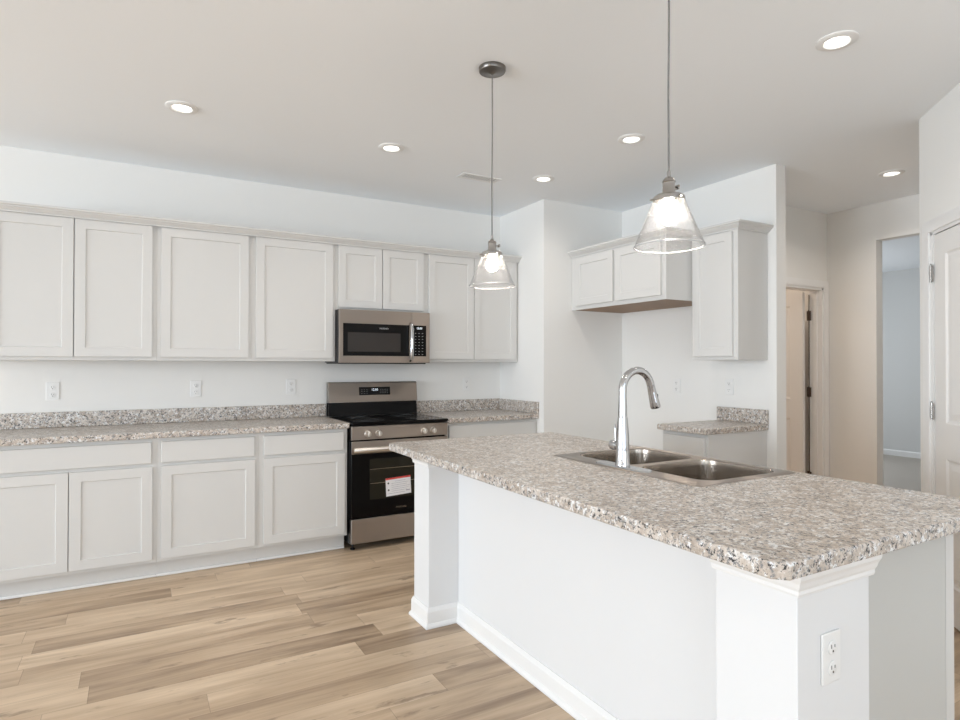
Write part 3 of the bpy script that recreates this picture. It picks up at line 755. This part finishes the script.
# ------------------------------------------------------------------ outlets
def outlet_mesh(t, gang=1):
    box('cover_plate', -.036, .036, -.006, -.0005, -.059, .059, WHITEP, t, .0025)
    for z in (.024, -.024):
        bm = bmesh.new(); lathe(bm, [(.0168, .0065), (.0168, .0085), (.0155, .009)], 20, Matrix.Translation((0, 0, z)) @ Matrix.Rotation(PI/2, 4, 'X'))
        rc = finish('receptacle', bm, WHITEP, t, smooth=True)
        bm = bmesh.new(); bx(bm, -.0075, -.0055, -.0096, -.0089, z-.001, z+.008); bx(bm, .0055, .0075, -.0096, -.0089, z, z+.007)
        lathe(bm, [(.0026, .0089), (.0026, .0096)], 10, Matrix.Translation((0, 0, z-.008)) @ Matrix.Rotation(PI/2, 4, 'X'))
        finish('slots', bm, SLOT, rc)
def outlet(loc, rz, label):
    t = empty('wall_outlet', loc, rz, label, 'outlet', 'power outlets'); outlet_mesh(t); return t
o1 = outlet((-.895, 0, 1.152), 0, 'white power outlet under the left end wall cabinet, leftmost of all')
def outlet_copy(loc, rz, label):
    c = o1.copy(); COL.objects.link(c); c.location = loc; c.rotation_euler = (0, 0, rz); c['label'] = label
    for ch in list(o1.children):
        d = ch.copy(); COL.objects.link(d); d.parent = c
        for g2 in ch.children:
            e = g2.copy(); COL.objects.link(e); e.parent = d
outlet_copy((-.045, 0, 1.152), 0, 'white power outlet on the back wall, second from the left')
outlet_copy((.628, 0, 1.156), 0, 'white power outlet on the back wall just left of the range')
outlet_copy((2.183, 0, 1.152), 0, 'white power outlet on the back wall right of the range')
outlet_copy((X3, -1.343, 1.157), RZB, 'white power outlet inside the refrigerator recess, right of the faucet')
outlet_copy((X3, -1.845, 1.166), RZB, 'white power outlet above the small worktop on the right wall')
outlet_copy((.990, -4.0, .646), 0, 'white power outlet on the near end post of the island')

# ------------------------------------------------------------------ ceiling fittings
def pendant(x, y, label):
    t = empty('pendant_light', (x, y, HT), 0, label, 'pendant light', 'pendant lights over the island')
    bm = bmesh.new(); lathe(bm, [(.063, -.0005), (.063, -.016), (.060, -.021), (.02, -.024), (.008, -.03), (.004, -.034)], 40); finish('ceiling_canopy', bm, GUNM, t, smooth=True)
    zt_ = 1.925-HT
    bm = bmesh.new(); tube(bm, [(0, 0, -.030), (0.0015, 0, -.3), (-.0015, 0, -.55), (0, 0, zt_)], .0030, 10); finish('cord', bm, CORD, t, smooth=True)
    z0 = 1.698-HT
    bm = bmesh.new()
    lathe(bm, [(.006, z0+.232), (.006, z0+.214), (.013, z0+.211), (.019, z0+.203), (.0205, z0+.197), (.019, z0+.195), (.0195, z0+.166), (.022, z0+.160), (.024, z0+.157)], 28)
    sk_ = finish('socket', bm, NICKEL, t, smooth=True)
    bm = bmesh.new(); tube(bm, [(.018, 0, z0+.185), (.034, 0, z0+.187), (.036, 0, z0+.187)], [.0035, .003, .002], 10); bx(bm, .034, .040, -.009, .009, z0+.180, z0+.194)
    finish('turn_switch', bm, NICKEL, sk_, .001)
    bm = bmesh.new()
    lathe(bm, [(.018, z0+.159), (.040, z0+.157), (.048, z0+.150), (.0485, z0+.138), (.047, z0+.137), (.046, z0+.148), (.039, z0+.154)], 36, cap=False); finish('shade_ring', bm, NICKEL, t, smooth=True)
    for k in range(3):
        bm = bmesh.new(); a = 2*PI*k/3+.4; tube(bm, [(.046*math.cos(a), .046*math.sin(a), z0+.144), (.058*math.cos(a), .058*math.sin(a), z0+.144)], .0028, 8)
        finish('thumb_screw', bm, NICKEL, t, smooth=True)
    bm = bmesh.new()
    pr = [(.0445, z0+.154), (.0445, z0+.140), (.050, z0+.134), (.064, z0+.100), (.085, z0+.050), (.1045, z0+.004), (.1075, z0), (.1075, z0-.002)]
    inn = [(r-.0028, z) for r, z in reversed(pr)]
    lathe(bm, pr+inn+[pr[0]], 72, cap=False); gs = finish('glass_shade', bm, GLASS, t, smooth=True)
    bm = bmesh.new(); lathe(bm, [(.1052 + .0022*math.cos(a_*PI/4), z0-.0035 + .0022*math.sin(a_*PI/4)) for a_ in range(9)], 72, cap=False); finish('rolled_rim', bm, GLASSR, gs, smooth=True)
    bm = bmesh.new(); lathe(bm, [(.003, z0+.064), (.014, z0+.067), (.0235, z0+.076), (.0275, z0+.090), (.0265, z0+.104), (.0195, z0+.120), (.0135, z0+.136), (.0135, z0+.156)], 28); finish('bulb', bm, BULB, t, smooth=True)
    return t
pendant(1.02, -2.410, 'clear seeded glass pendant farther away, its ceiling canopy in view')
pendant(1.02, -3.486, 'clear seeded glass pendant closer to the camera, cord running out of view')
def downlight(x, y, label, power=None, col=None):
    t = empty('recessed_downlight', (x, y, HT), 0, label, 'downlight', 'recessed ceiling downlights')
    bm = bmesh.new(); lathe(bm, [(.046, -.002), (.052, -.010), (.072, -.009), (.081, -.004), (.082, -.0005)], 40, cap=False); finish('trim_ring', bm, WHITEP, t, smooth=True)
    bm = bmesh.new(); lathe(bm, [(.046, -.0022), (.046, -.001)], 32); finish('lens', bm, LENS, t)
    d = bpy.data.lights.new('downlight_lamp', 'AREA'); d.shape = 'DISK'; d.size = .10; d.energy = power or LAMP_W; d.color = col or LAMP_COL; d.spread = math.radians(150)
    o = bpy.data.objects.new('downlight_lamp', d); COL.objects.link(o); o.parent = t; o.location = (0, 0, -.012)
for x, y, lb_ in ((-.213, -1.210, 'lit white ceiling downlight above the left base cabinets, leftmost in view'),
                  (.99, -1.202, 'lit white ceiling downlight left of the far pendant'),
                  (2.209, -1.162, 'lit white ceiling downlight nearest the recess corner, right of the air vent'),
                  (2.213, -2.075, 'lit white ceiling downlight between the two pendant cords'),
                  (2.180, -3.345, 'large lit ceiling downlight nearest the camera at upper right'),
                  (4.315, -2.515, 'lit ceiling downlight in the hallway beyond the wall end')):
    if x > 4: downlight(x, y, lb_, 21.0, (1.0, .89, .79))
    else: downlight(x, y, lb_)
vt = empty('ceiling_vent', (1.783, -.942, HT), 0, 'white slotted air vent in the ceiling behind the far pendant cord', 'air vent')
bm = bmesh.new()
for a, b, c, d in ((-.16, .16, -.055, -.040), (-.16, .16, .040, .055), (-.16, -.143, -.04, .04), (.143, .16, -.04, .04)): bx(bm, a, b, c, d, -.006, -.0005)
finish('vent_frame', bm, WHITEP, vt, .001)
box('vent_opening', -.143, .143, -.04, .04, -.0018, -.0006, GRILLE, vt)
bm = bmesh.new()
for k in range(13):
    x = -.132+k*.022; bx(bm, x-.006, x+.006, -.04, .04, -.005, -.002)
finish('louvers', bm, WHITEP, vt)
